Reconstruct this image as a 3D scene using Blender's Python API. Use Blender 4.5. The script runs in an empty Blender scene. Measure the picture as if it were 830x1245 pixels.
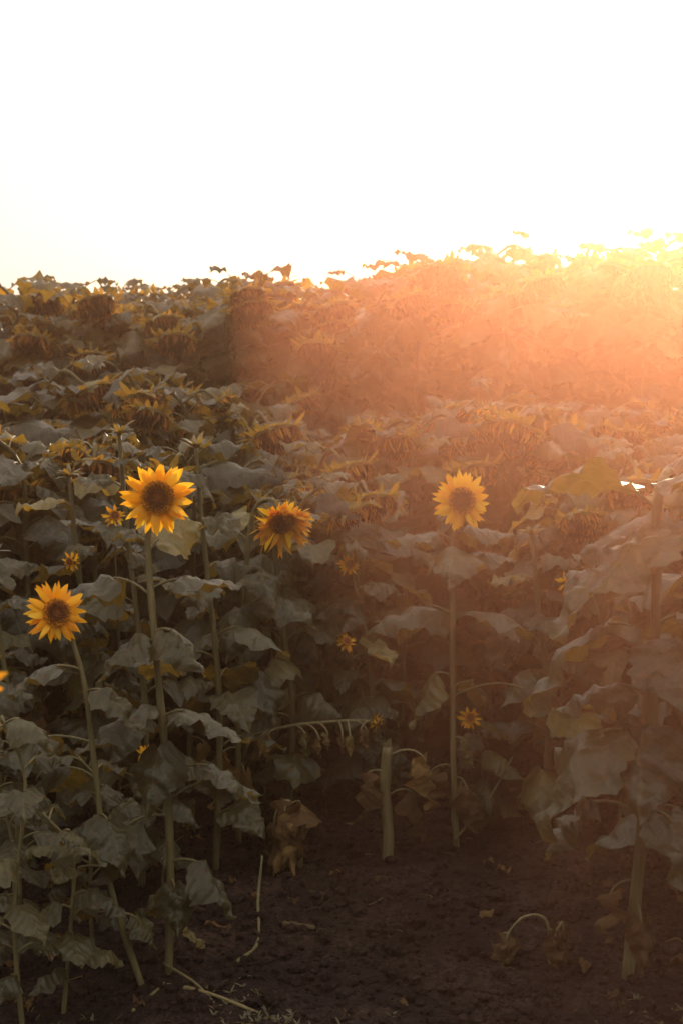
import bpy, math, random
import numpy as np
from mathutils import Vector, noise, Matrix
R_=random.Random(7)
sc=bpy.context.scene
sc.view_settings.view_transform='Standard'; sc.view_settings.look='None'; sc.view_settings.exposure=0
PI=math.pi
SUN_EL=math.radians(13); SUN_AZ=math.radians(15)   # azimuth to the right of +Y

# ---------------------------------------------------------------- materials
def newmat(n):
    m=bpy.data.materials.new(n); m.use_nodes=True; nt=m.node_tree; nt.nodes.clear()
    return m,nt,nt.nodes.new('ShaderNodeOutputMaterial')
def nd(nt,t,**k):
    n=nt.nodes.new(t)
    for a,b in k.items():
        if a in n.inputs.keys(): n.inputs[a].default_value=b
        else: setattr(n,a,b)
    return n
def mth(nt,op,a,b=None,c=None):
    n=nt.nodes.new('ShaderNodeMath'); n.operation=op
    for i,x in enumerate((a,b,c)):
        if x is None: continue
        if isinstance(x,(int,float)): n.inputs[i].default_value=x
        else: nt.links.new(x,n.inputs[i])
    return n.outputs[0]
def ramp(nt,fac,stops):
    n=nt.nodes.new('ShaderNodeValToRGB'); e=n.color_ramp.elements
    while len(e)<len(stops): e.new(.5)
    for i,(p,c) in enumerate(stops):
        e[i].position=p; e[i].color=(*c,1)
    nt.links.new(fac,n.inputs[0]); return n.outputs[0]
def mixc(nt,f,a,b,mode='MIX'):
    n=nt.nodes.new('ShaderNodeMix'); n.data_type='RGBA'; n.blend_type=mode
    for i,x in ((0,f),(6,a),(7,b)):
        if isinstance(x,(int,float)): n.inputs[i].default_value=x
        elif isinstance(x,tuple): n.inputs[i].default_value=(*x,1)
        else: nt.links.new(x,n.inputs[i])
    return n.outputs[2]
def leafy(name,stops,transl,tcol,rough=.5,spec=.5,veins=True,bump=.5,nscale=18,spots=0,streak=False):
    m,nt,out=newmat(name)
    at=nd(nt,'ShaderNodeAttribute',attribute_name='tint')
    tc=nd(nt,'ShaderNodeTexCoord'); vec=tc.outputs['Object']
    if streak:
        mp=nt.nodes.new('ShaderNodeMapping'); mp.inputs['Scale'].default_value=(6,6,.6); nt.links.new(vec,mp.inputs[0]); vec=mp.outputs[0]
    nz=nd(nt,'ShaderNodeTexNoise',Scale=nscale,Detail=5.0); nt.links.new(vec,nz.inputs['Vector'])
    f=mth(nt,'ADD',at.outputs['Fac'],mth(nt,'MULTIPLY',mth(nt,'SUBTRACT',nz.outputs[0],.5),.8 if streak else .45))
    col=ramp(nt,f,stops)
    hgt=nz.outputs[0]
    if veins:
        sp=nd(nt,'ShaderNodeSeparateXYZ'); nt.links.new(tc.outputs['UV'],sp.inputs[0])
        u=mth(nt,'ABSOLUTE',sp.outputs[0]); v=sp.outputs[1]
        wob=nd(nt,'ShaderNodeTexNoise',Scale=14.0,Detail=2.0); nt.links.new(tc.outputs['Object'],wob.inputs['Vector'])
        w=mth(nt,'FRACT',mth(nt,'ADD',mth(nt,'MULTIPLY',mth(nt,'SUBTRACT',mth(nt,'ADD',v,1.0),mth(nt,'MULTIPLY',mth(nt,'POWER',u,.8),.55)),5.5),mth(nt,'MULTIPLY',wob.outputs[0],.9)))
        d=mth(nt,'ABSOLUTE',mth(nt,'SUBTRACT',w,.5))
        vein=mth(nt,'SUBTRACT',1.0,mth(nt,'MINIMUM',mth(nt,'MULTIPLY',d,11.0),1.0))
        mid=mth(nt,'SUBTRACT',1.0,mth(nt,'MINIMUM',mth(nt,'MULTIPLY',u,36.0),1.0))
        vv=mth(nt,'MAXIMUM',mth(nt,'MULTIPLY',vein,.45),mid)
        col=mixc(nt,mth(nt,'MULTIPLY',vv,.34),col,(.16,.14,.065))
        vo=nd(nt,'ShaderNodeTexNoise',Scale=48.0,Detail=4.0); nt.links.new(tc.outputs['Object'],vo.inputs['Vector'])
        hgt=mth(nt,'ADD',mth(nt,'MULTIPLY',vo.outputs[0],1.2),mth(nt,'MULTIPLY',mth(nt,'ABSOLUTE',mth(nt,'SUBTRACT',w,.5)),-.9))
    if spots:
        s2=nd(nt,'ShaderNodeTexNoise',Scale=38.0,Detail=5.0); nt.links.new(tc.outputs['Object'],s2.inputs['Vector'])
        k=mth(nt,'MULTIPLY',mth(nt,'MAXIMUM',mth(nt,'SUBTRACT',s2.outputs[0],.6),0.0),spots)
        k=mth(nt,'MINIMUM',k,.9)
        col=mixc(nt,k,col,(.09,.045,.02))
    bp=nd(nt,'ShaderNodeBump',Strength=bump,Distance=.006); nt.links.new(hgt,bp.inputs['Height'])
    pr=nd(nt,'ShaderNodeBsdfPrincipled',Roughness=rough)
    pr.inputs['Specular IOR Level'].default_value=spec
    nt.links.new(col,pr.inputs['Base Color']); nt.links.new(bp.outputs[0],pr.inputs['Normal'])
    if transl>0:
        tr=nd(nt,'ShaderNodeBsdfTranslucent')
        nt.links.new(mixc(nt,1.0,col,tcol,'MULTIPLY'),tr.inputs[0]); nt.links.new(bp.outputs[0],tr.inputs['Normal'])
        mx=nd(nt,'ShaderNodeMixShader'); mx.inputs[0].default_value=transl
        nt.links.new(pr.outputs[0],mx.inputs[1]); nt.links.new(tr.outputs[0],mx.inputs[2]); nt.links.new(mx.outputs[0],out.inputs[0])
    else: nt.links.new(pr.outputs[0],out.inputs[0])
    return m
M_LEAF=leafy('sunflower_leaf',[(0,(.020,.021,.009)),(.5,(.066,.060,.023)),(.8,(.16,.135,.036)),(1,(.27,.17,.04))],.38,(3.2,2.1,.7),.44,.48,bump=.8,spots=6)
M_DRY=leafy('dry_leaf',[(0,(.05,.028,.014)),(.5,(.12,.065,.028)),(1,(.26,.15,.045))],.3,(1.8,1.3,.8),.8,.2,bump=.9,spots=6)
M_STEM=leafy('stem',[(0,(.045,.04,.016)),(.5,(.12,.098,.036)),(1,(.24,.17,.08))],0,(1,1,1),.6,.35,veins=False,nscale=14,bump=1,streak=True)
M_PETAL=leafy('petal',[(0,(.87,.36,.010)),(.5,(.95,.46,.016)),(1,(.97,.58,.04))],.5,(1.05,.99,.6),.55,.3,veins=False,nscale=40)
M_DISC=leafy('seed_disc',[(0,(.26,.085,.02)),(.35,(.14,.045,.014)),(.7,(.34,.11,.018)),(1,(.80,.32,.02))],0,(1,1,1),.8,.2,veins=False,nscale=160,bump=.8)
M_WPET=leafy('wilted_petal',[(0,(.13,.055,.02)),(.5,(.34,.15,.035)),(1,(.80,.42,.05))],.45,(1.3,1.0,.6),.7,.2,veins=False)
M_WDISC=leafy('wilted_disc',[(0,(.03,.014,.008)),(.5,(.065,.028,.013)),(1,(.22,.10,.035))],0,(1,1,1),.9,.2,veins=False,nscale=90,bump=1)
MATS=[M_LEAF,M_DRY,M_STEM,M_PETAL,M_DISC,M_WPET,M_WDISC]
LEAF,DRY,STEM,PETAL,DISC,WPET,WDISC=range(7)

# ---------------------------------------------------------------- mesh builder
class MB:
    def __init__(s): s.V=[];s.F=[];s.M=[];s.U=[];s.C=[]
    def grid(s,P,UV,mat,tint):
        n=len(P);m=len(P[0]);b=len(s.V)
        for i in range(n):
            for j in range(m):
                s.V.append(tuple(P[i][j])); s.U.append(UV[i][j] if UV else (0,0)); s.C.append(tint)
        for i in range(n-1):
            for j in range(m-1):
                s.F.append((b+i*m+j,b+i*m+j+1,b+(i+1)*m+j+1,b+(i+1)*m+j)); s.M.append(mat)
    def tube(s,pts,rad,mat,tint,sides=8,cap=True,rough=0):
        pts=[Vector(p) for p in pts]; n=len(pts); b=len(s.V)
        T=(pts[1]-pts[0]).normalized(); N=T.orthogonal().normalized()
        for i,p in enumerate(pts):
            if i>0:
                T2=(pts[min(i+1,n-1)]-pts[i-1]).normalized()
                N=(N-T2*N.dot(T2)); N=N.normalized() if N.length>1e-6 else T2.orthogonal().normalized(); T=T2
            B=T.cross(N)
            r=rad[i] if isinstance(rad,(list,tuple)) else rad
            for k in range(sides):
                a=2*PI*k/sides; rr=r*(1+rough*(R_.random()-.5)) if rough else r
                s.V.append(tuple(p+N*math.cos(a)*rr+B*math.sin(a)*rr)); s.U.append((0,0)); s.C.append(tint)
        for i in range(n-1):
            for k in range(sides):
                k2=(k+1)%sides
                s.F.append((b+i*sides+k,b+i*sides+k2,b+(i+1)*sides+k2,b+(i+1)*sides+k)); s.M.append(mat)
        if cap:
            s.F.append(tuple(b+(n-1)*sides+k for k in range(sides))); s.M.append(mat)
            s.F.append(tuple(b+k for k in reversed(range(sides)))); s.M.append(mat)
    def mesh(s,name):
        me=bpy.data.meshes.new(name); me.from_pydata(s.V,[],s.F)
        for m in MATS: me.materials.append(m)
        me.polygons.foreach_set('material_index',s.M); me.polygons.foreach_set('use_smooth',[True]*len(s.F))
        at=me.attributes.new('tint','FLOAT','POINT'); at.data.foreach_set('value',s.C)
        uv=me.uv_layers.new(name='UVMap'); li=np.zeros(len(me.loops),dtype=np.int32); me.loops.foreach_get('vertex_index',li)
        uv.data.foreach_set('uv',np.array(s.U,dtype=np.float32)[li].ravel())
        me.update(); return me
    def obj(s,name,loc=(0,0,0),rz=0):
        o=bpy.data.objects.new(name,s.mesh(name)); o.location=loc; o.rotation_euler=(0,0,rz)
        sc.collection.objects.link(o); return o

def spline(cp,n):
    cp=[Vector(c) for c in cp]; P=[cp[0]*2-cp[1]]+cp+[cp[-1]*2-cp[-2]]; out=[]
    segs=len(cp)-1
    for i in range(n+1):
        t=i/n*segs; k=min(int(t),segs-1); f=t-k
        a,b,c,d=P[k:k+4]
        out.append(.5*((2*b)+(c-a)*f+(2*a-5*b+4*c-d)*f*f+(3*b-a-3*c+d)*f**3))
    return out
def stemr(r,n,rng,tp=.42):
    return [r*(1-tp*i/n)*(1+.05*rng.uniform(-1,1)+(.16 if i%4==2 else 0)) for i in range(n+1)]
PA=[0,.05,.12,.22,.32,.45,.6,.75,.88,1]; PW=[.50,.80,.95,1.0,.99,.88,.66,.42,.19,.0]
def leaf(mb,base,az,pet=.1,L=.2,W=None,pr=.6,p0=-.2,p1=-1.2,fold=.25,roll=0,mat=LEAF,tint=.4,n=13,m=8,crum=.014,yaw=0,petr=.0035,wave=.075,rng=R_):
    if W is None: W=L*.9
    fold=fold+rng.uniform(-.1,.35) if mat==LEAF else fold
    pos=Vector(base); pts=[pos.copy()]; K=6
    for i in range(K):
        f=(i+.5)/K; p=pr+(p0-pr)*f**1.5
        pos=pos+Vector((math.cos(p)*math.cos(az),math.cos(p)*math.sin(az),math.sin(p)))*pet/K; pts.append(pos.copy())
    mb.tube(pts,[petr*1.4]+[petr]*(K-1)+[petr*.8],STEM,min(.9,tint*.6+.3),5,False)
    if L<=0: return pos
    ph=rng.random()*9; ph2=rng.random()*9; seed=Vector((rng.random()*50,rng.random()*50,0))
    P=[];UV=[]; asym=1+rng.uniform(-.12,.12); wv=wave*L; curl=rng.uniform(-.3,.9)
    for i in range(n+1):
        a=i/n; p=p0+(p1-p0)*a**.8+(curl*max(0,a-.7)*2); az2=az+yaw*a
        T=Vector((math.cos(p)*math.cos(az2),math.cos(p)*math.sin(az2),math.sin(p)))
        if i>0: pos=pos+T*L/n
        S=Vector((-math.sin(az2),math.cos(az2),0)); N=T.cross(S); r=roll*(.5+a)
        S2=S*math.cos(r)+N*math.sin(r); N2=T.cross(S2)
        w=np.interp(a,PA,PW)*W/2
        row=[];ur=[]
        for j in range(m+1):
            t=-1+2*j/m; at=abs(t)
            x=t*w*(asym if t>0 else 2-asym)
            if j in(0,m): x*=1+(.07 if i%2 else -.05)*(1 if a<.9 else 0)+rng.uniform(-.03,.03)
            lobe=L*.17*math.sin(min(at,1)*PI*.72)*(1-a)**4
            z=-fold*abs(x)*(.35+1.1*at)+wv*math.sin(a*10+ph+(2 if t>0 else 0))*at*at+wv*.5*math.sin(a*22+ph2)*at**3
            q=noise.noise(Vector((x,a*L,0))*(1.6/L)*3+seed)*crum*2.0+noise.noise(Vector((x,a*L,0))*(1.6/L)*8+seed)*crum*.7
            row.append(pos+S2*x*(1-.25*min(1,abs(fold))*at)+N2*(z+q)-T*lobe); ur.append((x/W*1.0,a-lobe/L))
        P.append(row);UV.append(ur)
    mb.grid(P,UV,mat,tint)
    return pos
def frame(n):
    n=Vector(n).normalized(); u=n.cross(Vector((0,0,1)));
    if u.length<.1: u=Vector((1,0,0))
    u=(u-n*u.dot(n)).normalized(); return n,u,n.cross(u)
def blade(mb,c,n,dirv,r0,ln,w,lift0,lift1,mat,tint,k=5,twist=0,curl=0):
    side=n.cross(dirv); P=[]; pos=c+dirv*r0
    for i in range(k+1):
        s=i/k; ang=lift0+(lift1-lift0)*s
        d=dirv*math.cos(ang)+n*math.sin(ang)+side*curl*s
        if i>0: pos=pos+d*ln/k
        hw=w*(math.sin(PI*min(1,.16+.84*s))**.75 if s<1 else 0)
        nn=side.cross(d); sd=(side*math.cos(twist*s)+nn*math.sin(twist*s))
        P.append([pos-sd*hw,pos-nn*hw*.25,pos+sd*hw])
    mb.grid(P,None,mat,tint)
def flower(mb,c,n,R,rng,detail=1,npet=42):
    c=Vector(c); n,u,v=frame(n); rd=.43*R
    for ly in range(3):
        for i in range(npet//3):
            a=2*PI*(i+ly*.33+rng.uniform(-.3,.3))/(npet//3); d=u*math.cos(a)+v*math.sin(a)
            blade(mb,c-n*(.006*ly+.003),n,d,rd*.85,R*rng.uniform(.50,.74),R*rng.uniform(.085,.13),rng.uniform(.1,.5)-.15*ly,rng.uniform(-.4,.35)-.1*ly,PETAL,rng.random(),6,rng.uniform(-.9,.9),rng.uniform(-.3,.3))
    for i in range(20):
        a=2*PI*(i+rng.uniform(-.2,.2))/20; d=u*math.cos(a)+v*math.sin(a)
        blade(mb,c-n*.02*1,n,d,rd*.6,R*rng.uniform(.4,.62),R*.1,-.2,rng.uniform(-.3,.2),LEAF,.5,4)
    dome(mb,c,n,u,v,rd,.10*R,DISC,[.0,.15,.3,.5,.8],detail)
    N=int(340*detail)
    for i in range(N):
        rr=rd*math.sqrt((i+.5)/N)*1.03; a=2.39996*i; d=u*math.cos(a)+v*math.sin(a)
        q=rr/rd; h=.10*R*(1-q*q)-.03*R*math.exp(-(q/.3)**2)
        ctr=c+d*rr+n*h; s=.03*R*(1+.5*q); hh=R*(.05+.09*q)*rng.uniform(.5,1.5)
        tt=np.interp(q,[0,.3,.45,.75,.9,1],[.3,.15,.3,.7,.9,.98])+rng.uniform(-.18,.18)
        pyr(mb,ctr,n+d*.3*q,u,v,s,hh,DISC,float(tt))
    P=[]
    for r,z in((rd*1.05,-.0),(rd*1.0,-.1*R),(rd*.6,-.25*R),(.1*R,-.36*R)):
        P.append([c+(u*math.cos(2*PI*k/14)+v*math.sin(2*PI*k/14))*r+n*z for k in range(15)])
    mb.grid(P,None,LEAF,.45)
def pyr(mb,c,n,u,v,s,h,mat,t):
    b=len(mb.V)
    for d in(u,v,-u,-v): mb.V.append(tuple(c+d*s));mb.U.append((0,0));mb.C.append(t)
    mb.V.append(tuple(c+n*h));mb.U.append((0,0));mb.C.append(t)
    for k in range(4): mb.F.append((b+k,b+(k+1)%4,b+4)); mb.M.append(mat)
def dome(mb,c,n,u,v,rd,h,mat,ts,detail=1):
    K=18; rings=5; b=len(mb.V)
    for i in range(rings+1):
        q=i/rings
        for k in range(K):
            a=2*PI*k/K; p=c+(u*math.cos(a)+v*math.sin(a))*rd*q+n*h*(1-q*q)
            mb.V.append(tuple(p)); mb.U.append((0,0)); mb.C.append(ts[min(i,len(ts)-1)])
    for i in range(rings):
        for k in range(K):
            k2=(k+1)%K; mb.F.append((b+i*K+k,b+i*K+k2,b+(i+1)*K+k2,b+(i+1)*K+k)); mb.M.append(mat)
def wilted(mb,c,n,R,rng,gold=.4,detail=1):
    c=Vector(c); n,u,v=frame(n)
    P=[]
    for r,z in((R*.80,.06*R),(R*.84,-.02*R),(R*.74,-.14*R),(R*.45,-.25*R),(.12*R,-.36*R)):
        P.append([c+(u*math.cos(2*PI*k/16)+v*math.sin(2*PI*k/16))*r*(1+.05*math.sin(3*k))+n*z for k in range(16)]); P[-1].append(P[-1][0])
    mb.grid(P,None,LEAF,.78)
    dome(mb,c,n,u,v,R*.8,.45*R,WDISC,[.1,.1,.3,.5,.8])
    N=int(150*detail)
    for i in range(N):
        q=math.sqrt((i+.5)/N); a=2.39996*i; d=u*math.cos(a)+v*math.sin(a)
        pyr(mb,c+d*R*.78*q+n*.45*R*(1-q*q),n+d*.5*q+Vector((rng.uniform(-.3,.3),rng.uniform(-.3,.3),0)),u,v,.05*R,R*rng.uniform(.12,.32),WDISC,rng.random()*q)
    for i in range(34):
        a=2*PI*(i+rng.uniform(-.4,.4))/34; d=u*math.cos(a)+v*math.sin(a)
        blade(mb,c-n*.05*R,n,d,R*.72,R*rng.uniform(.35,.7),R*.11,rng.uniform(-.8,.4),rng.uniform(-1.2,1.5),LEAF,rng.uniform(.6,1),4,rng.uniform(-1,1),rng.uniform(-.5,.5))
    for i in range(60):
        a=2*PI*rng.random(); d=u*math.cos(a)+v*math.sin(a)
        blade(mb,c+n*.03*R,n,d,R*.75,R*rng.uniform(.3,.7),R*rng.uniform(.03,.07),rng.uniform(.5,1.5),rng.uniform(1.2,2.6),WPET,max(0,min(1,gold+rng.uniform(-.3,.3))),5,rng.uniform(-2,2),rng.uniform(-.6,.6))

# ---------------------------------------------------------------- generic field plant
def fieldplant(seed,h,kind):
    rng=random.Random(seed); mb=MB()
    lx,ly=rng.uniform(-.08,.08),rng.uniform(-.08,.08)
    fa=-PI/2+rng.uniform(-.7,.7)
    dx,dy=math.cos(fa),math.sin(fa)
    nr=1.25 if kind=='tall' else 1
    cp=[(0,0,-.05),(lx*.4,ly*.4,h*.35),(lx,ly,h*.75),(lx+dx*.02,ly+dy*.02,h*.95),(lx+dx*.12*nr,ly+dy*.12*nr,h+.05),(lx+dx*.22*nr,ly+dy*.22*nr,h-.01)]
    pts=spline(cp,22); mb.tube(pts,stemr(.0115,22,rng,.4),STEM,.25+rng.uniform(-.1,.2),7)
    e=pts[-1]; Rr=rng.uniform(.10,.13)*(1.15 if kind=='tall' else 1)
    wilted(mb,e+Vector((dx*.03,dy*.03,-.035)),(dx*.4,dy*.4,-.9),Rr,rng,rng.uniform(.15,.6) if kind=='short' else rng.uniform(.0,.4),.6)
    if kind=='short' and rng.random()<.6:
        k=15; b=pts[k]; a=-PI/2+rng.uniform(-1.2,1.2); q=spline([b,b+Vector((math.cos(a)*.10,math.sin(a)*.10,.06)),b+Vector((math.cos(a)*.2,math.sin(a)*.2,.0))],8)
        mb.tube(q,.006,STEM,.4,6); wilted(mb,q[-1],(math.cos(a)*.6,math.sin(a)*.6,-.5),Rr*.6,rng,.8,.4)
    nl=int(h*(15 if kind=='short' else 12))+2; a0=rng.random()*6
    for i in range(nl):
        f=i/(nl-1); z=(.08 if kind=='short' else .15)*h+f*(h*(.86 if kind=='short' else .78)); k=int(min(20,z/h*17.5))
        b=pts[k].lerp(pts[k+1],rng.random()); az=a0+i*2.39+rng.uniform(-.4,.4)
        L=(.17+.12*math.sin(PI*min(1,f*.9+.1)))*rng.uniform(.75,1.25)*(1.05 if kind=='tall' else 1)
        up=f**2
        if f>.85: L*=.72
        old=f<.3 and rng.random()<.4
        if old: leaf(mb,b,az,rng.uniform(.06,.12),L*.9,L*.5,.1,-1.2,-1.6,.8,0,DRY,rng.random(),9,6,.03,rng=rng)
        else: leaf(mb,b,az,rng.uniform(.08,.17),L,None,rng.uniform(.4,1.0),rng.uniform(-.7,.2)+.35*up,rng.uniform(-1.5,-.7)+.8*up,rng.uniform(-.1,.45),rng.uniform(-.5,.5),LEAF,min(1,rng.uniform(.0,.62)+(.3 if rng.random()<.12 else 0)),10,6,.014,rng.uniform(-.4,.4),.0032,.09,rng=rng)
    return mb.mesh('field_sunflower_mesh')
SHORT=[fieldplant(100+i,1.42,'short') for i in range(10)]
TALL=[fieldplant(200+i,2.0,'tall') for i in range(10)]
field=bpy.data.objects.new('sunflower_field',None); sc.collection.objects.link(field)
def inst(me,x,y,s,rz,sz=None,par=field,nm='field_sunflower'):
    o=bpy.data.objects.new(nm,me); o.location=(x,y,0); o.scale=(s,s,sz or s); o.rotation_euler=(R_.uniform(-.07,.07),R_.uniform(-.07,.07),rz)
    o.parent=par; sc.collection.objects.link(o)
for r,y in enumerate((5.75,6.15,6.6,7.05,7.5,8.0)):
    x=-4.6
    while x<4.8:
        x+=R_.uniform(.24,.42)
        yy=y+R_.uniform(-.16,.16)
        if r==0 and -.5<x<.9 and R_.random()<.35: continue
        s=R_.uniform(.82,1.05)+.010*r+(R_.uniform(.04,.10) if R_.random()<.25 else 0)
        if r==0: s*=.86
        inst(R_.choice(SHORT),x,yy,s,R_.uniform(-1.1,1.1))
for x,y,s in ((-1.15,5.2,.98),(-1.5,5.4,1.0),(-.95,5.55,.96),(-1.9,5.0,1),(-1.75,4.5,.95),(-2.3,5.3,1),(-2.2,4.6,1),(-.62,5.65,.93),(-.3,5.5,.86),(-1.25,4.75,.78),
              (1.5,5.3,.98),(1.85,5.0,1.0),(2.3,5.4,1),(1.2,5.6,.92),(1.7,4.5,.95),(2.2,4.4,1),(2.7,5,1),(1.35,4.95,.85),(.85,5.65,.84),(1.05,5.25,.8),(1.5,4.3,.9)):
    inst(R_.choice(SHORT),x,y,s,R_.uniform(-1.1,1.1))
for px,z in((20,2.02),(50,1.85),(75,2.18),(103,1.95),(143,1.86),(187,2.08),(230,1.97),(275,2.22),(313,2.14),(352,2.0),(397,2.14),(425,1.92),(455,2.2),(497,2.34),(545,2.12),(605,2.3),(650,2.17),(690,2.3),(740,2.25),(790,2.35),(840,2.3),(-40,2.0),(-90,2.1),(890,2.3),(940,2.4)):
    x=(px-415)/1729*8.8
    inst(R_.choice(TALL),x,8.7+R_.uniform(-.15,.15),z/2.04,R_.uniform(-.5,.5),z/2.04)
y=9.2
while y<17:
    x=-6.5
    while x<7.5:
        x+=R_.uniform(.28,.46)*(1 if y<11 else 1.3)
        s=(1.09+.018*max(-2,min(3,x))+R_.uniform(-.08,.05)+.006*(y-9))
        inst(R_.choice(TALL),x,y+R_.uniform(-.2,.2),s,R_.uniform(-1.3,1.3))
    y+=.5 if y<11 else .8
for x,y,s in((.95,9.4,1.22),(1.15,9.8,1.2),(1.6,9.5,1.2),(1.95,9.6,1.25),(2.2,9.3,1.22),(.5,9.6,1.16),(2.6,9.6,1.25)):
    inst(R_.choice(TALL),x,y,s,R_.uniform(-1,1))

# ---------------------------------------------------------------- individual sunflowers
def D(d): return math.radians(d)
rg=random.Random(3)
def at(z,P):
    for i in range(len(P)-1):
        if P[i+1].z>=z: return P[i].lerp(P[i+1],(z-P[i].z)/max(1e-5,P[i+1].z-P[i].z))
    return P[-2]
# A : tall left flower
mb=MB(); cp=[(0,0,-.04),(.01,0,.3),(0,.01,.6),(-.03,.01,1.0),(-.045,.03,1.24),(-.03,.035,1.33),(-.012,.0,1.355)]
pts=spline(cp,26); mb.tube(pts,stemr(.0115,26,rg),STEM,.55,10)
flower(mb,(-.008,-.035,1.357),(.04,-1,.12),.100,rg)
for z,az,pet,L,pr,p0,p1,fold,roll,t in(
 (.76,205,.06,.22,.5,-.15,-1.0,.25,.25,.35),(.74,-20,.07,.21,.6,.0,-.8,.25,-.25,.4),
 (.66,-100,.06,.19,.4,-.6,-1.5,.2,.0,.3),(.58,-15,.13,.18,.5,-.1,-1.1,.2,-.3,.35),
 (.46,215,.13,.20,.3,-.5,-1.4,.2,.1,.3),(.5,10,.12,.17,.7,.1,-.7,.3,.0,.4),
 (.33,-25,.11,.17,.4,-.5,-1.2,.2,-.2,.35),(.28,-70,.05,.14,.3,-.8,-1.4,.15,.1,.35),
 (.98,-40,.07,.17,.5,-.3,-1.1,.25,.1,.4),(.95,215,.06,.16,.6,-.2,-1.2,.3,.2,.35),
 (1.08,170,.12,.19,.7,.0,-.7,.2,.2,.3),(1.1,5,.08,.19,.5,.1,-.35,.15,-.2,.3),
 (.86,100,.08,.17,.5,0,-.9,.2,.2,.4),(.7,60,.1,.2,.5,0,-.9,.2,.2,.4),(.2,150,.06,.11,.4,-.4,-1.3,.2,0,.5),
 (1.20,50,.05,.19,.9,.45,-.1,.1,.9,.80),(1.22,150,.04,.10,.8,.3,-.4,.1,.2,.5),(.12,20,.05,.08,.3,-.4,-1.3,.2,0,.8)):
    leaf(mb,at(z,pts),D(az),pet,L,None,pr,p0,p1,fold,roll,LEAF,t,16,10,.012,rg.uniform(-.3,.3),.004,.06,rng=rg)
mb.obj('sunflower',(-.488,3.866,0))
# B : lower left flower
mb=MB(); cp=[(0,0,-.04),(-.10,0,.30),(-.135,0,.62),(-.16,0,.86),(-.20,.0,1.01),(-.205,-.02,1.055)]
pts=spline(cp,24); mb.tube(pts,stemr(.009,24,rg),STEM,.5,9)
flower(mb,(-.222,-.045,1.062),(.55,-1,.25),.082,rg)
for z,az,pet,L,pr,p0,p1,fold,roll,t in((.9,200,.07,.15,.4,-.1,-.9,.2,.2,.35),(.84,-30,.06,.15,.4,-.2,-1.2,.2,0,.4),(.7,180,.12,.2,.3,-.1,-.8,.2,.1,.3),(.6,150,.1,.18,.4,-.2,-1,.2,.1,.3),(.5,-60,.06,.17,.3,-.4,-1.3,.2,0,.3),(.35,190,.08,.14,.3,-.3,-1.3,.2,.2,.4),(.22,-20,.06,.10,.3,-.6,-1.3,.2,.2,.5)):
    leaf(mb,at(z,pts),D(az),pet,L,None,pr,p0,p1,fold,roll,LEAF,t,14,8,.012,rg.uniform(-.3,.3),.0035,.06,rng=rg)
mb.obj('sunflower',(-.53,3.76,0))
# C : centre flower
mb=MB(); cp=[(0,0,-.04),(-.015,0,.3),(-.02,.01,.62),(-.02,.02,.95),(-.02,.035,1.12),(-.012,.03,1.22),(.0,.0,1.247)]
pts=spline(cp,26); mb.tube(pts,stemr(.0118,26,rg),STEM,.62,10)
flower(mb,(.004,-.035,1.25),(.10,-1,.15),.104,rg)
for z,az,pet,L,pr,p0,p1,fold,roll,t in(
 (1.06,-95,.05,.24,.5,.1,-.9,.3,.1,.45),(.84,195,.1,.26,.6,.1,-.8,.25,.2,.35),(.82,-15,.09,.25,.6,.1,-.8,.25,-.2,.35),
 (1.10,170,.07,.18,.6,.1,-.5,.2,.2,.3),(1.12,10,.06,.18,.6,.2,-.6,.2,-.2,.35),(1.02,30,.09,.18,.5,.2,-.6,.2,-.2,.35),
 (.62,200,.1,.19,.6,-.9,-1.5,.35,.3,.62),(.58,40,.1,.17,.4,-.5,-1.4,.2,0,.4),(.40,-20,.05,.10,.4,-1,-1.5,.2,0,.6),(1.17,100,.05,.1,.6,.3,-.2,.1,.1,.5)):
    leaf(mb,at(z,pts),D(az),pet,L,None,pr,p0,p1,fold,roll,LEAF,t,16,10,.012,rg.uniform(-.3,.3),.004,.06,rng=rg)
leaf(mb,at(.55,pts),D(-8),.26,0,pr=.5,p0=-.4)
for z,az,L in((.3,190,.16),(.26,-60,.15),(.2,10,.12)):
    leaf(mb,at(z,pts),D(az),.1,L,L*.6,.3,-1.2,-1.6,.8,.2,DRY,rg.random(),13,8,.03,.3,.003,.12,rng=rg)
mb.obj('sunflower',(.412,4.944,0))
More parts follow.
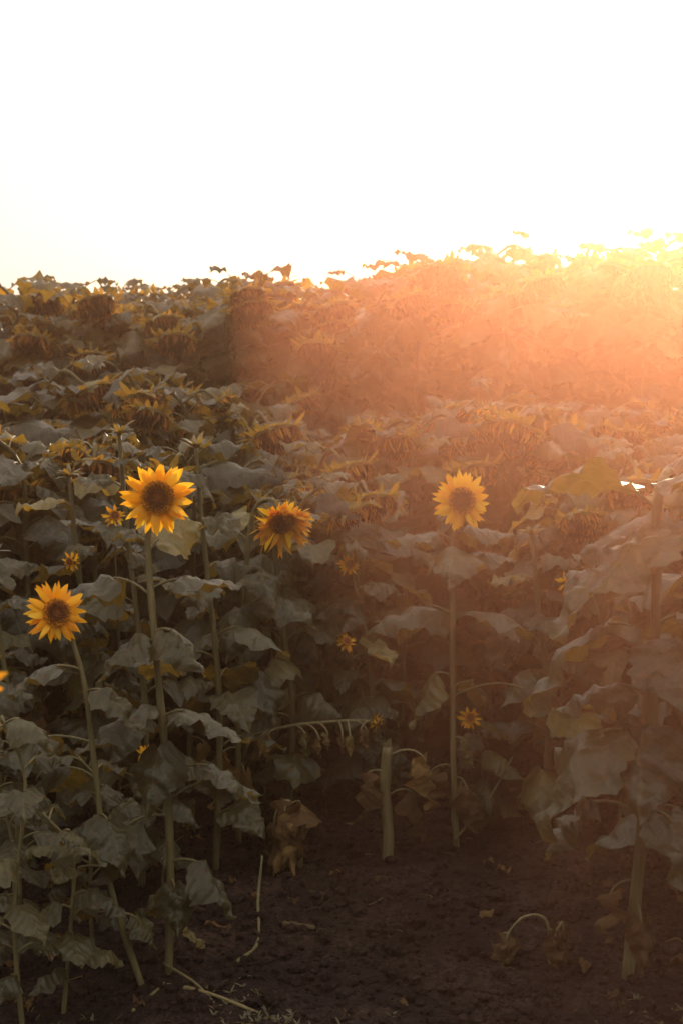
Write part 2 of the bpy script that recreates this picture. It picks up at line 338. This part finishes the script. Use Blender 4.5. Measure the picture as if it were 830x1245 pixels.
# D : big right plant, large limp leaves
mb=MB(); cp=[(0,0,-.04),(.03,0,.35),(.05,0,.7),(.06,0,1.1),(.06,.02,1.32),(.10,.08,1.42),(.15,.14,1.38)]
pts=spline(cp,26); mb.tube(pts,stemr(.018,26,rg),STEM,.6,10)
wilted(mb,(.17,.16,1.35),(.3,.4,-.8),.09,rg,.5)
for z,az,pet,L,pr,p0,p1,fold,roll,t in(
 (1.14,208,.12,.34,.7,.1,-1.25,.1,.3,.44),(1.24,-125,.08,.34,.6,.0,-1.35,.1,.35,.42),(1.32,180,.11,.32,.8,.35,-.55,.1,.3,.36),
 (1.37,-35,.06,.30,.9,.4,-.5,.1,-.2,.45),(.95,195,.16,.35,.8,-.1,-1.45,.15,.45,.36),(.94,-72,.12,.32,.6,-.1,-1.5,.1,-.35,.22),
 (.68,212,.20,.34,.6,-.3,-1.5,.25,.2,.42),(.70,-110,.13,.30,.7,-.1,-1.45,.15,.3,.18),(.80,165,.08,.22,.6,.1,-.9,.2,.3,.5),
 (.46,195,.20,.18,.7,-.4,-1.4,.4,.1,.35),(.48,-60,.12,.28,.4,-.6,-1.5,.15,-.2,.28),(1.0,40,.1,.27,.4,0,-1,.2,.1,.4),(.6,80,.1,.25,.4,0,-1,.2,.1,.4),(1.05,-25,.12,.34,.5,.1,-1.2,.1,-.2,.45),(1.18,120,.1,.25,.6,.2,-.7,.2,.1,.4)):
    leaf(mb,at(z,pts),D(az),pet,L,L*.98,pr,p0,p1,fold-.05,roll,LEAF,t,22,16,.018,rg.uniform(-.3,.3),.005,.075,rng=rg)
for z,az,L in((.28,200,.14),(.22,-90,.15)):
    leaf(mb,at(z,pts),D(az),.1,L,L*.6,.3,-1.2,-1.6,.8,.2,DRY,rg.random()*.5,13,8,.03,.3,.003,.12,rng=rg)
mb.obj('sunflower',(.80,3.85,0))
# D2 : second right plant behind
mb=MB(); cp=[(0,0,-.04),(.0,0,.4),(.03,0,.8),(.02,0,1.2),(.0,.03,1.42),(.05,.12,1.50),(.09,.18,1.44)]
pts=spline(cp,24); mb.tube(pts,stemr(.015,24,rg),STEM,.5,9)
wilted(mb,(.10,.2,1.42),(.3,.4,-.8),.09,rg,.5)
for i in range(17):
    z=.25+i*.071; leaf(mb,at(z,pts),i*2.4+1,.12,rg.uniform(.22,.32),None,.6,rg.uniform(-.4,.3),rg.uniform(-1.3,-.6),.25,rg.uniform(-.3,.3),LEAF,rg.uniform(.2,.5),14,8,.014,.2,.004,.08,rng=rg)
mb.obj('sunflower',(1.10,4.3,0))
# E : nodding golden flower left of centre
mb=MB(); cp=[(0,0,-.04),(.0,0,.4),(.02,0,.8),(.04,0,1.08),(.07,-.02,1.22),(.13,-.06,1.25),(.16,-.09,1.20)]
pts=spline(cp,24); mb.tube(pts,stemr(.011,24,rg),STEM,.5,9)
c=Vector((.165,-.11,1.175)); nv=(.25,-.80,-.55); n,u,v=frame(nv)
dome(mb,c,n,u,v,.045,.02,DISC,[.3,.3,.4,.5,.8])
for i in range(240):
    q=math.sqrt((i+.5)/240); a=2.39996*i; d=u*math.cos(a)+v*math.sin(a)
    pyr(mb,c+d*.046*q+n*.02*(1-q*q),n+d*.4*q,u,v,.003,rg.uniform(.004,.013),DISC,.35+.5*q+rg.uniform(-.2,.2))
for i in range(100):
    a=rg.random()*6.28; d=u*math.cos(a)+v*math.sin(a); lo_=max(0,-d.z)
    blade(mb,c,n,d,.038,rg.uniform(.045,.080)*(1+.5*lo_),.010,rg.uniform(-.3,1.0),rg.uniform(-.4,1.3),WPET if i%3 else PETAL,rg.uniform(.75,1),6,rg.uniform(-2,2),rg.uniform(-.8,.8))
for i in range(26):
    a=rg.random()*6.28; d=u*math.cos(a)+v*math.sin(a)
    blade(mb,c-n*.012,n,d,.03,rg.uniform(.04,.065),.010,rg.uniform(-.9,.1),rg.uniform(-1.2,.4),LEAF,rg.uniform(.6,.9),5,rg.uniform(-1,1),rg.uniform(-.5,.5))
P=[[c+(u*math.cos(2*PI*k/14)+v*math.sin(2*PI*k/14))*r+n*z for k in range(15)] for r,z in((.047,0),(.045,-.015),(.028,-.028),(.01,-.036))]; mb.grid(P,None,LEAF,.7)
for z,az,pet,L,pr,p0,p1,fold,roll,t in((1.0,-60,.07,.2,.5,-.2,-1.3,.3,0,.35),(1.1,170,.08,.19,.7,.2,-.6,.2,.2,.4),(1.15,20,.1,.2,.6,.2,-.4,.2,.0,.35),(.85,-100,.07,.22,.5,-.3,-1.3,.3,0,.3),(.86,-20,.12,.22,.6,.1,-1.1,.3,0,.35),(.75,200,.1,.22,.5,-.2,-1.3,.3,.1,.3),(.62,-50,.1,.2,.4,-.4,-1.4,.3,.1,.35),(.95,60,.1,.2,.5,0,-.8,.2,.1,.35),(.5,150,.1,.2,.5,0,-.9,.2,.1,.3),(1.12,100,.05,.15,1,.6,0,.2,.5,.75)):
    leaf(mb,at(z,pts),D(az),pet,L,None,pr,p0,p1,fold,roll,LEAF,t,14,8,.012,rg.uniform(-.3,.3),.0038,.06,rng=rg)
for z,az,L in((.35,220,.18),(.3,-70,.17)):
    leaf(mb,at(z,pts),D(az),.1,L,L*.6,.3,-1.2,-1.6,.8,.2,DRY,rg.random(),13,8,.03,.3,.003,.12,rng=rg)
mb.obj('sunflower',(-.37,5.0,0))
# F,G : leafy plants behind A
for (bx,by,h,s2) in((-.66,4.55,1.50,11),(-.43,4.7,1.45,12),(-1.02,4.3,1.15,13),(-.86,4.75,1.35,14),(-.2,5.15,1.1,15),(.1,5.35,1.05,16),(.75,5.2,1.1,17),(-1.15,4.6,1.3,18)):
    r2=random.Random(s2); mb=MB(); cp=[(0,0,-.04),(.02,0,h*.4),(-.03,0,h*.8),(-.05,0,h)]
    pts=spline(cp,22); mb.tube(pts,stemr(.0120,22,r2,.5),STEM,.4,9)
    nl=int(h*12)
    for i in range(nl):
        f=i/(nl-1); z=.2+f*(h-.23)
        leaf(mb,at(z,pts),i*2.4+s2,r2.uniform(.05,.12)*(1.2-.7*f),r2.uniform(.15,.23)*(1.1-.35*f),None,.7,r2.uniform(-.4,.2)+.35*f*f,r2.uniform(-1.3,-.6)+.7*f*f,r2.uniform(.0,.35),r2.uniform(-.4,.4),LEAF,r2.uniform(.15,.5)+(.35 if r2.random()<.1 else 0),14,8,.012,r2.uniform(-.3,.3),.0036,.07,rng=r2)
    for i in range(14):
        a=i*.9; blade(mb,pts[-1]-Vector((0,0,.004*(i//5))),Vector((0,0,1)),Vector((math.cos(a),math.sin(a),0)),.004,r2.uniform(.04,.07),.008,r2.uniform(.3,1.3),r2.uniform(-.4,.8),LEAF,.5,5,r2.uniform(-.6,.6))
    mb.obj('sunflower',(bx,by,0))
# small side blooms on slim stalks
for hx,hy,hz,Rr,bx in((-.875,4.55,1.085,.034,-.80),(.03,5.25,.98,.045,.10),(.02,5.2,.70,.042,.08),(.46,5.0,.46,.045,.5),(-.72,4.5,1.24,.04,-.75),(.82,5.1,.93,.045,.8),(-.60,4.3,.52,.03,-.58)):
    mb=MB(); base=Vector((bx,hy+.12,0)); e=Vector((hx,hy,hz))-base
    pts=spline([(0,0,-.03),(.02,0,e.z*.5),(e.x*.7,e.y*.5,e.z*.9),(e.x,e.y+.012,e.z)],14)
    mb.tube(pts,stemr(.005,14,rg),STEM,.3,6)
    flower(mb,e,(rg.uniform(-.9,.9),-1,rg.uniform(-.3,.9)),Rr,rg,.35,18)
    for i in range(9): leaf(mb,at(e.z*(.25+.08*i),pts),i*2.4,.05,rg.uniform(.09,.16),None,.6,-.1,-1.1,.2,0,LEAF,rg.uniform(.2,.6),8,6,.006,rng=rg)
    mb.obj('sunflower',base)
# near left bloom that only just enters the frame
mb=MB(); pts=spline([(0,0,-.04),(.02,0,.6),(.0,0,1.15),(.0,.02,1.3),(.0,-.0,1.32)],18); mb.tube(pts,[.010]*19,STEM,.45,9)
flower(mb,(0,-.03,1.33),(.3,-1,.1),.08,rg,.6)
for i in range(6): leaf(mb,at(.3+.1*i,pts),2.2+.35*i,.07,.13,None,.6,0,-1,.2,0,LEAF,.4,rng=rg)
mb.obj('sunflower',(-.472,1.65,0))
# thin low plants lower left corner
for bx,by,h,s2 in((-.80,3.45,.85,21),(-.90,3.75,.75,22),(-.74,3.62,.55,23),(-1.0,3.9,.9,24),(-.72,4.0,.6,25)):
    r2=random.Random(s2); mb=MB(); pts=spline([(0,0,-.04),(r2.uniform(-.03,.03),0,h*.4),(r2.uniform(-.04,.04),0,h*.8),(-.04,0,h)],18)
    mb.tube(pts,stemr(.0065,18,r2,.5),STEM,.5,7)
    for i in range(13):
        leaf(mb,at(.12+(h-.14)*i/12,pts),i*2.4+s2,.05,r2.uniform(.08,.14),None,.6,r2.uniform(-.2,.3),r2.uniform(-1.2,-.5),.2,r2.uniform(-.3,.3),LEAF,r2.uniform(.2,.6),11,6,.008,rng=r2)
    mb.obj('young_sunflower',(bx,by,0))

# ---------------------------------------------------------------- broken stalks and debris
mb=MB(); pts=spline([(0,0,-.05),(.004,0,.1),(-.008,0,.25),(.002,0,.40)],16)
mb.tube(pts,[.024,.0225,.022,.0205,.0225,.020,.0195,.0205,.0225,.0195,.0185,.019,.021,.0185,.0175,.018,.0165],STEM,.62,14,rough=.14)
for i in range(12):
    a=i*.55; blade(mb,Vector((0,0,.39)),Vector((0,0,1)),Vector((math.cos(a),math.sin(a),0)),.012,rg.uniform(.015,.05),.006,1.3,1.6,STEM,rg.uniform(.5,.9),3)
for az,z,pet in((-10,.36,.16),(15,.22,.12),(200,.3,.1)):
    e=leaf(mb,(0,0,z),D(az),pet,.17,.12,.7,-1.2,-1.65,.7,.3,DRY,.8 if az==-10 else .3,14,9,.022,.3,.004,.14,rng=rg)
mb.obj('broken_sunflower_stalk',(.158,4.83,0))
mb=MB(); pts=spline([(-.45,.1,.38),(-.3,.05,.43),(-.12,.02,.455),(0,.0,.46)],14); mb.tube(pts,stemr(.0065,14,rg,.2),STEM,.6,8)
mb.tube(spline([(-.45,.1,.38),(-.5,.15,.2),(-.52,.2,-.03)],8),.007,STEM,.4,8)
flower(mb,(.01,-.01,.455),(.7,-.4,-.3),.035,rg,.3,21)
for i,k in enumerate((2,3,5,6,7,9,10,11,12,13)):
    leaf(mb,pts[k],D(-60+rg.uniform(-80,80)),rg.uniform(.05,.1),rg.uniform(.05,.09),.035,.0,-1.3,-1.7,.6,0,DRY if i%2 else LEAF,rg.uniform(.4,.9),9,6,.012,rng=rg)
mb.obj('fallen_sunflower',(.12,4.95,0))
mb=MB(); mb.tube([(0,0,-.05),(.005,0,.06),(.0,0,.12),(.004,0,.18),(.0,0,.24)],[.016,.014,.015,.013,.012],STEM,.55,10,rough=.12)
mb.tube(spline([(0,0,.2),(-.03,-.03,.25),(-.07,-.05,.22),(-.08,-.06,.14)],8),.003,STEM,.5,6)
for az,L in((200,.24),(235,.24),(280,.22),(150,.18),(320,.18),(255,.2)):
    leaf(mb,(-.03,-.02,.25),D(az),.05,L,L*.6,-.2,-1.2,-1.6,.9,.3,DRY,rg.uniform(.2,.8),14,9,.028,.4,.003,.16,rng=rg)
mb.obj('broken_sunflower_stalk',(-.15,4.72,0))
mb=MB(); mb.tube(spline([(0,0,-.04),(-.005,0,.10),(-.03,0,.14),(-.08,0,.135),(-.12,0,.09),(-.125,0,.05)],16),stemr(.005,16,rg,.4),STEM,.6,8)
mb.tube(spline([(.01,0,-.04),(.01,-.01,.08),(.03,-.02,.13)],6),.0045,STEM,.55,8)
for az,x,z,L in((180,-.12,.09,.11),(-110,-.12,.09,.10),(20,.02,.12,.12),(-60,.0,.1,.11),(60,.03,.12,.1),(-80,.03,.12,.12)):
    leaf(mb,(x,0,z),D(az),.03,L,L*.6,0,-1.2,-1.7,.9,.3,DRY,rg.uniform(.0,.4),12,8,.02,.4,.003,.16,rng=rg)
mb.obj('withered_seedling',(.60,3.95,0))
# ground height
def gh(x,y):
    p=Vector((x,y,0)); near=1 if abs(x)<6 and y<12 else 0
    if not near: return 0.0
    return .024*noise.noise(p*1.7)+.024*noise.noise(p*5)+.018*abs(noise.noise(p*13))+.013*noise.noise(p*27)
def stick(cp,r,t,nm='dry_stalk',mat=STEM,into=None):
    mb=into or MB(); c2=[(a,b,gh(a,b)+r*.5+z) for a,b,z in cp]; mb.tube(spline(c2,14),[r*(1-.3*i/14)*rg.uniform(.85,1.15) for i in range(15)],mat,t,7,rough=.25)
    if not into: mb.obj(nm)
stick([(-.30,3.95,.0),(-.25,4.1,.0),(-.26,4.3,.03),(-.25,4.37,.15)],.0055,.5)
stick([(-.49,3.78,.01),(-.36,3.70,.01),(-.22,3.62,.0)],.006,.65)
stick([(-.50,3.87,.02),(-.40,3.75,.01),(-.34,3.66,.0)],.0045,.6)
stick([(.40,4.9,.05),(.52,5.0,.15),(.62,5.05,.3)],.005,.4)
stick([(-.18,4.22,.0),(-.13,4.215,.0),(-.08,4.20,.0)],.011,.15,mat=DRY)
stick([(-.55,3.6,.0),(-.5,3.75,.0)],.005,.5)
stick([(.42,5.0,.0),(.40,5.02,.1),(.43,5.0,.22)],.006,.5)
tw=MB()
for i in range(40):
    x=rg.uniform(-.9,1.1); y=rg.uniform(3.4,5.4); a=rg.random()*3.1; l=rg.uniform(.03,.10)
    stick([(x,y,.0),(x+l*.5*math.cos(a)+.004,y+l*.5*math.sin(a),.003),(x+l*math.cos(a),y+l*math.sin(a),0)],rg.uniform(.0012,.003),rg.uniform(.1,.8),mat=DRY,into=tw)
tw.obj('twigs')
mb=MB()
for i in range(200):
    x=rg.uniform(-1.8,1.9); y=rg.uniform(3.2,6.2)
    if -.25<x<.6 and y<4.6 and rg.random()<.7: continue
    L=rg.uniform(.02,.08); leaf(mb,(x,y,gh(x,y)+.012),rg.uniform(0,6.28),.01,L,L*.6,.1,.15,-.3,rg.uniform(-.5,.5),rg.uniform(-.5,.5),DRY,rg.random()*.7,7,5,.01,.5,.0015,.1,rng=rg)
mb.obj('leaf_litter')
mb=MB()
for cx,cy,n_ in((-.20,3.55,34),(-.30,3.7,16),(-.02,3.42,10),(-.7,3.5,22),(.86,3.65,14),(.1,3.5,6)):
    for i in range(n_):
        x=cx+rg.gauss(0,.06); y=cy+rg.gauss(0,.06)
        b=Vector((x,y,gh(x,y)))
        for k in range(5):
            a=rg.random()*6.28; blade(mb,b,Vector((0,0,1)),Vector((math.cos(a),math.sin(a),0)),.001,rg.uniform(.008,.03),.003,rg.uniform(.4,1.3),rg.uniform(-.3,.8),LEAF,rg.uniform(.1,.5),4,0,rg.uniform(-.3,.3))
mb.obj('weeds')
# ---------------------------------------------------------------- ground
m,nt,out=newmat('soil'); tc=nd(nt,'ShaderNodeTexCoord')
n1=nd(nt,'ShaderNodeTexNoise',Scale=3.0,Detail=8.0,Roughness=.7); nt.links.new(tc.outputs['Object'],n1.inputs['Vector'])
n2=nd(nt,'ShaderNodeTexNoise',Scale=60.0,Detail=6.0,Roughness=.7); nt.links.new(tc.outputs['Object'],n2.inputs['Vector'])
v1=nd(nt,'ShaderNodeTexVoronoi',Scale=70.0); nt.links.new(tc.outputs['Object'],v1.inputs['Vector'])
c=ramp(nt,mth(nt,'ADD',mth(nt,'MULTIPLY',n1.outputs[0],.5),mth(nt,'MULTIPLY',n2.outputs[0],.5)),[(.3,(.007,.004,.0035)),(.5,(.020,.011,.009)),(.66,(.085,.050,.038))])
bp=nd(nt,'ShaderNodeBump',Strength=1.0,Distance=.02); nt.links.new(mth(nt,'ADD',n2.outputs[0],mth(nt,'MULTIPLY',v1.outputs[0],.6)),bp.inputs['Height'])
pr=nd(nt,'ShaderNodeBsdfPrincipled',Roughness=.95); pr.inputs['Specular IOR Level'].default_value=.15
nt.links.new(c,pr.inputs['Base Color']); nt.links.new(bp.outputs[0],pr.inputs['Normal']); nt.links.new(pr.outputs[0],out.inputs[0]); SOIL=m
def axis(a,b,st,lo,hi):
    l=list(np.arange(a,b+1e-6,st)); s=st; x=b
    while x<hi: s*=1.5; x+=s; l.append(x)
    s=st; x=a
    while x>lo: s*=1.5; x-=s; l.insert(0,x)
    return l
xs=axis(-1.8,1.9,.018,-400,400); ys=axis(2.8,6.2,.018,-400,600)
V=[(x,y,gh(x,y)) for y in ys for x in xs]; nx=len(xs)
F=[(j*nx+i,j*nx+i+1,(j+1)*nx+i+1,(j+1)*nx+i) for j in range(len(ys)-1) for i in range(nx-1)]
me=bpy.data.meshes.new('ground'); me.from_pydata(V,[],F); me.materials.append(SOIL); me.polygons.foreach_set('use_smooth',[True]*len(F))
g=bpy.data.objects.new('ground',me); sc.collection.objects.link(g)
import bmesh
V=[];F=[]
bm=bmesh.new(); bmesh.ops.create_icosphere(bm,subdivisions=1,radius=1); iv=[v.co.copy() for v in bm.verts]; iF=[[v.index for v in f.verts] for f in bm.faces]; bm.free()
for i in range(12000):
    x=rg.uniform(-1.5,1.6); y=3.1+3.0*rg.random()**1.3; r=.0035+.022*rg.random()**5+.003*rg.random()
    if rg.random()<.012: r*=1.8
    z=gh(x,y)+r*.3; b=len(V); sd=Vector((i*1.3,0,0))
    sx,sy,sz=rg.uniform(.7,1.3),rg.uniform(.7,1.3),rg.uniform(.5,.9)
    for q in iv:
        k=r*(1+.45*noise.noise(q*1.5+sd)); V.append((x+q.x*k*sx,y+q.y*k*sy,z+q.z*k*sz))
    F+= [[b+k for k in f] for f in iF]
me=bpy.data.meshes.new('soil_clods'); me.from_pydata(V,[],F); me.materials.append(SOIL)
o=bpy.data.objects.new('soil_clods',me); sc.collection.objects.link(o)

# ---------------------------------------------------------------- haze (tinted scattering air added to imitate lens-flare glow)
def vol(name,lobes):
    m,nt,out=newmat(name); last=None
    for col,den,g in lobes:
        a=nd(nt,'ShaderNodeVolumeScatter',Color=(*col,1),Density=den,Anisotropy=g).outputs[0]
        if last:
            ad=nd(nt,'ShaderNodeAddShader'); nt.links.new(last,ad.inputs[0]); nt.links.new(a,ad.inputs[1]); a=ad.outputs[0]
        last=a
    nt.links.new(last,out.inputs['Volume']); return m
m=vol('glow_haze',[((1,.60,.38),.0055,.86),((1,.36,.22),.0018,.72)])
bm=bmesh.new(); bmesh.ops.create_cube(bm,size=1,matrix=Matrix.Translation((0,9,2.2))@Matrix.Diagonal((30,26,5,1)))
me=bpy.data.meshes.new('haze'); bm.to_mesh(me); bm.free(); me.materials.append(m)
o=bpy.data.objects.new('haze',me); sc.collection.objects.link(o)
# added wedge of denser scatter at right, standing in for the orange flare veil
m=vol('flare_veil',[((1,.32,.19),.048,.77)])
bm=bmesh.new(); b0=[(1.07,-2.9),(13,-2.9),(13,8.9),(.8,8.9),(-.44,5.5)]
lo=[bm.verts.new((x,y,-.28)) for x,y in b0]; hi=[bm.verts.new((x,y,3.1)) for x,y in b0]
bm.faces.new(lo[::-1]); bm.faces.new(hi)
for i in range(5): bm.faces.new((lo[i],lo[(i+1)%5],hi[(i+1)%5],hi[i]))
bmesh.ops.recalc_face_normals(bm,faces=bm.faces)
me=bpy.data.meshes.new('flare_veil_wedge'); bm.to_mesh(me); bm.free(); me.materials.append(m)
o=bpy.data.objects.new('flare_veil_wedge',me); sc.collection.objects.link(o)

# ---------------------------------------------------------------- light
w=bpy.data.worlds.new('World'); sc.world=w; w.use_nodes=True; nt=w.node_tree; nt.nodes.clear()
sky=nt.nodes.new('ShaderNodeTexSky'); sky.sky_type='NISHITA'; sky.sun_disc=False; sky.sun_elevation=SUN_EL; sky.sun_rotation=SUN_AZ; sky.dust_density=4
b1=nt.nodes.new('ShaderNodeBackground'); b1.inputs[1].default_value=.05; nt.links.new(sky.outputs[0],b1.inputs[0])
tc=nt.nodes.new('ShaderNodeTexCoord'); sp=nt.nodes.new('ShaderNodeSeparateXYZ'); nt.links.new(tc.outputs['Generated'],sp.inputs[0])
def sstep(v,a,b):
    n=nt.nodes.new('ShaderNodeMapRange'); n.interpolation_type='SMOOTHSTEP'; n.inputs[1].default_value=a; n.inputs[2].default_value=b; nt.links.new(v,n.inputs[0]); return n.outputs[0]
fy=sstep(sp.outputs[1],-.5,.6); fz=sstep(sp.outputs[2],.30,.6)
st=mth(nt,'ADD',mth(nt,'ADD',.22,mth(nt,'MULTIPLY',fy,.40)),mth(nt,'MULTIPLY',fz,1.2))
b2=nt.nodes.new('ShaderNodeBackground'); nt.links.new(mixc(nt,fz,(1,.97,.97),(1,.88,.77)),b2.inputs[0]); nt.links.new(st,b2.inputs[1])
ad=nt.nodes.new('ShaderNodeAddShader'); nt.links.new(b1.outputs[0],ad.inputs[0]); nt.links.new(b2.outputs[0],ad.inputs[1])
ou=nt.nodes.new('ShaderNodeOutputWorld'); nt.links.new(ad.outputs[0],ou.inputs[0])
sl=bpy.data.lights.new('sun','SUN'); sl.energy=5; sl.angle=math.radians(.5); sl.color=(1,.74,.48)
so=bpy.data.objects.new('sun',sl); sc.collection.objects.link(so)
d=Vector((math.sin(SUN_AZ)*math.cos(SUN_EL),math.cos(SUN_AZ)*math.cos(SUN_EL),math.sin(SUN_EL)))
so.rotation_euler=d.to_track_quat('Z','Y').to_euler(); so.location=(5,20,8)
# ---------------------------------------------------------------- camera
cd=bpy.data.cameras.new('camera'); co=bpy.data.objects.new('camera',cd); sc.collection.objects.link(co); sc.camera=co
co.location=(0,0,1.7); co.rotation_euler=(math.radians(90-5.7),0,0)
cd.sensor_fit='VERTICAL'; cd.sensor_height=36; cd.lens=50; cd.clip_end=2000
cd.dof.use_dof=True; cd.dof.focus_distance=4.2; cd.dof.aperture_fstop=5.6
